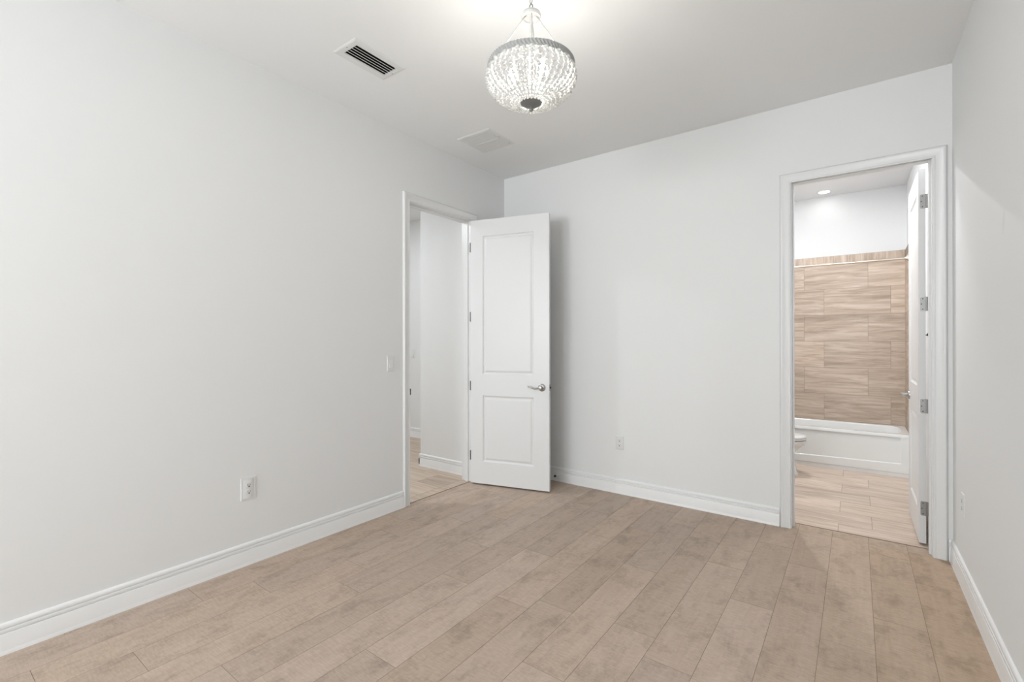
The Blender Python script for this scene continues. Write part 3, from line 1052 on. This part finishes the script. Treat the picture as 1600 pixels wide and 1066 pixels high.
lathe(bm, [(0, Z(2.63)), (0.006, Z(2.63)), (0.006, Z(2.436)), (0, Z(2.436))], n=12)
finish('centre_rod', bm, M_cwhite, ch, smooth=40)
for i in range(3):
    a = VA + 0.62 + i*2*PI/3
    c, s = math.cos(a)*0.085, math.sin(a)*0.085
    bm = bmesh.new()
    tube(bm, [(math.cos(a)*0.008, math.sin(a)*0.008, Z(2.640)), (c*0.6, s*0.6, Z(2.648)), (c, s, Z(2.640)), (c, s, Z(2.590))], [0.004, 0.004, 0.006, 0.012], 10)
    sk = finish('bulb_socket', bm, M_cwhite, ch, smooth=40)
    bm = bmesh.new()
    lathe(bm, [(0, Z(2.592)), (0.011, Z(2.590)), (0.013, Z(2.580)), (0.021, Z(2.562)), (0.0255, Z(2.545)), (0.022, Z(2.526)), (0.012, Z(2.515)), (0, Z(2.512))], (c, s, 0), 20)
    finish('bulb', bm, M_bulb, ch, smooth=60)['label'] = 'lit round bulb'


# ------------------------------------------------------------------ recessed lights (tub one real, the others added unseen fill)
def downlight(name, label, x, y, power, col, r=0.052):
    t = thing(name, label, 'ceiling light', (x, y, H))
    bm = bmesh.new()
    prof = [(r, 0.0), (r+0.004, -0.003), (r+0.022, -0.0035), (r+0.026, -0.001), (r+0.026, 0.0)]
    rings = []
    lathe_r = [[Vector((p*math.cos(2*PI*k/36), p*math.sin(2*PI*k/36), q)) for k in range(36)] for p, q in prof]
    vv = [[bm.verts.new(p) for p in rg] for rg in lathe_r]
    for a, b in zip(vv, vv[1:]):
        for i in range(36):
            bm.faces.new((a[i], a[(i+1) % 36], b[(i+1) % 36], b[i]))
    finish('trim_ring', bm, M_plastic, t, smooth=40)
    bm = bmesh.new()
    lathe(bm, [(0, 0.0005), (r+0.002, 0.0005), (r+0.002, -0.0006), (r, -0.0014), (0, -0.0018)], n=36)
    finish('lens', bm, M_can, t, smooth=40)
    a = area('downlight_lamp', (x, y, H-0.006), (0, 0, 0), 2*r, 2*r, power, col, shape='DISK')
    return t


downlight('recessed_light', 'round recessed light glowing in the bathroom ceiling above the tub', CAN[0], CAN[1], 0.2, (0.98, 0.99, 1.0))
downlight('recessed_light', 'round recessed light in the bathroom ceiling in front of the toilet', -0.72, 5.10, 16, (0.97, 0.985, 1.0))  # this and the next added out of view to brighten the bathroom
downlight('recessed_light', 'round recessed light in the bathroom ceiling just inside the door', -0.10, 4.45, 7, (0.97, 0.985, 1.0))
downlight('recessed_light', 'round recessed light in the hall ceiling beyond the entry door', -4.4, 1.75, 24, (0.93, 0.97, 1.0))  # both hall lamps added, standing in for light from other rooms
downlight('recessed_light', 'round recessed light in the hall ceiling near the far hall wall', -4.7, 3.3, 7, (0.93, 0.97, 1.0))


# ------------------------------------------------------------------ bathroom fittings
def rrect(x0, x1, y0, y1, r, z, n=8):
    out = []
    for cx_, cy_, a0 in ((x1-r, y1-r, 0), (x0+r, y1-r, PI/2), (x0+r, y0+r, PI), (x1-r, y0+r, 3*PI/2)):
        for k in range(n+1):
            a = a0 + PI/2*k/n
            out.append(Vector((cx_+r*math.cos(a), cy_+r*math.sin(a), z)))
    return out


tub = thing('bathtub', 'white alcove bathtub below the beige tiled wall', 'bathtub', (-0.34, 6.16, 0))
TX0, TX1, TY0, TY1, TR = -1.0855, 0.4225, 5.862, 6.4675, 0.411
ox, oy = -0.34, 6.16
sh = lambda v: Vector((v.x-ox, v.y-oy, v.z))
bm = bmesh.new()
rg = [rrect(TX0, TX1, TY0, TY1, 0.006, TR-0.030), rrect(TX0, TX1, TY0, TY1, 0.006, TR-0.006), rrect(TX0+0.004, TX1-0.004, TY0+0.004, TY1-0.004, 0.006, TR), rrect(TX0+0.060, TX1-0.055, TY0+0.070, TY1-0.040, 0.11, TR-0.002),
      rrect(TX0+0.068, TX1-0.063, TY0+0.078, TY1-0.048, 0.11, TR-0.012), rrect(TX0+0.085, TX1-0.085, TY0+0.095, TY1-0.062, 0.11, TR-0.15), rrect(TX0+0.13, TX1-0.14, TY0+0.13, TY1-0.10, 0.10, TR-0.32), rrect(TX0+0.22, TX1-0.22, TY0+0.18, TY1-0.15, 0.08, TR-0.345)]
vv = [[bm.verts.new(sh(p)) for p in r] for r in rg]
for a, b in zip(vv, vv[1:]):
    for i in range(len(a)):
        bm.faces.new((a[i], a[(i+1) % len(a)], b[(i+1) % len(a)], b[i]))
bm.faces.new(vv[-1])
finish('basin', bm, M_tub, tub, smooth=40)
# apron with a shallow sunk field and a stepped foot
bm = bmesh.new()
NX, NZ = 150, 130
grid = []
for i in range(NX+1):
    x = TX0 + (TX1-TX0)*i/NX
    row = []
    for j in range(NZ+1):
        z = (TR-0.012)*j/NZ
        f0, f1 = -0.99, 0.352
        zb = 0.125 - 0.030*max(0.0, 1-((x-f0)/(f1-f0)))**1.0*0.9
        din = min(x-f0, f1-x, z-zb, 0.44-z)
        s = max(0.0, min(1.0, din/0.007))
        s = s*s*(3-2*s)
        y = TY0 + 0.0010 + 0.009*s
        if z < 0.040:
            y += 0.007*max(0.0, min(1.0, (0.040-z)/0.004))
        row.append(bm.verts.new((x-ox, y-oy, z)))
    grid.append(row)
for i in range(NX):
    for j in range(NZ):
        bm.faces.new((grid[i][j], grid[i+1][j], grid[i+1][j+1], grid[i][j+1]))
# back of the apron gives it thickness
bk = [bm.verts.new((x-ox, TY0+0.03-oy, z)) for x, z in ((TX0, 0), (TX1, 0), (TX1, TR-0.012), (TX0, TR-0.012))]
bm.faces.new(bk)
finish('apron', bm, M_tub, tub, smooth=40)

# toilet, side on, its bowl pointing right past the door casing
to = thing('toilet', 'white toilet whose round bowl front shows past the left bathroom door casing', 'toilet', (-0.745, 5.37, 0))


def egg(cx_, w, l0, l1, z, n=40):
    """egg outline in local axes: x to the front, l0 back length, l1 front length, w half width."""
    out = []
    for k in range(n):
        a = 2*PI*k/n
        c, s = math.cos(a), math.sin(a)
        out.append(Vector((cx_ + (l1 if c > 0 else l0)*math.copysign(abs(c)**0.9, c), w*math.copysign(abs(s)**0.95, s), z)))
    return out


bm = bmesh.new()
sweep(bm, [egg(-0.02, 0.110, 0.20, 0.308, 0.0), egg(-0.02, 0.110, 0.20, 0.308, 0.020), egg(-0.02, 0.100, 0.20, 0.297, 0.030), egg(-0.02, 0.094, 0.20, 0.288, 0.10), egg(-0.02, 0.092, 0.20, 0.276, 0.17), egg(-0.01, 0.105, 0.21, 0.262, 0.210), egg(0.02, 0.140, 0.22, 0.268, 0.255), egg(0.05, 0.170, 0.24, 0.288, 0.300), egg(0.05, 0.182, 0.25, 0.303, 0.334), egg(0.05, 0.184, 0.25, 0.305, 0.349)])
finish('bowl', bm, M_porc, to, smooth=50)
bm = bmesh.new()
sweep(bm, [egg(0.05, 0.180, 0.225, 0.300, 0.3540), egg(0.05, 0.186, 0.23, 0.307, 0.3575), egg(0.05, 0.186, 0.23, 0.307, 0.3670), egg(0.05, 0.182, 0.227, 0.303, 0.3700)])
finish('seat', bm, M_porc, to, smooth=40)
bm = bmesh.new()
sweep(bm, [egg(0.05, 0.182, 0.227, 0.303, 0.3740), egg(0.05, 0.186, 0.23, 0.307, 0.3770), egg(0.05, 0.184, 0.23, 0.305, 0.3880), egg(0.05, 0.165, 0.215, 0.285, 0.3930), egg(0.05, 0.10, 0.14, 0.19, 0.3950)])
finish('lid', bm, M_porc, to, smooth=40)
bm = bmesh.new()
box(bm, (-0.345, -0.20, 0.36), (-0.165, 0.20, 0.70), 0.02)
box(bm, (-0.345, -0.12, 0.20), (-0.150, 0.12, 0.362), 0.02)
tk = finish('tank', bm, M_porc, to, smooth=40)
bm = bmesh.new()
box(bm, (-0.352, -0.21, 0.702), (-0.155, 0.21, 0.735), 0.008)
finish('tank_lid', bm, M_porc, to, smooth=40)
bm = bmesh.new()
tube(bm, [(-0.163, -0.14, 0.655), (-0.145, -0.14, 0.655), (-0.143, -0.09, 0.650)], 0.006, 8)
finish('flush_lever', bm, M_nickel, tk, smooth=40)

# shower rod
sr = thing('shower_rod', 'pale metal shower rod across the top of the tub surround', 'shower rod', (-0.33, 5.935, 2.125))
bm = bmesh.new()
tube(bm, [(BX0+0.0135+0.33, 0, 0), (0.4235+0.33, 0, 0)], 0.0125, 16)
finish('rod', bm, M_brass, sr, smooth=40)
for x, s in ((0.4240+0.33, -1), (BX0+0.0130+0.33, 1)):
    bm = bmesh.new()
    lathe(bm, [(0, 0), (0.036, 0), (0.036, s*0.006), (0.030, s*0.016), (0.018, s*0.026), (0.0145, s*0.040), (0, s*0.040)], (x, 0, 0), 24, axis=0)
    finish('flange', bm, M_brass, sr, smooth=40)

# small dark hook glimpsed through the hinge gap of the bathroom door
t = thing('wall_hook', 'tiny dark curved hook on the bathroom wall glimpsed through the hinge gap', 'hook', (BX1, 4.705, 1.354))
bm = bmesh.new()
lathe(bm, [(0, 0), (0.011, 0), (0.011, -0.004), (0.006, -0.007), (0, -0.007)], (0, 0, 0.012), 16, axis=0)
tube(bm, [(-0.004, 0, 0.012), (-0.020, 0, 0.006), (-0.026, 0, -0.010), (-0.034, 0, -0.018), (-0.044, 0, -0.012)], 0.0042, 10)
finish('hook_arm', bm, M_dark, t, smooth=50)
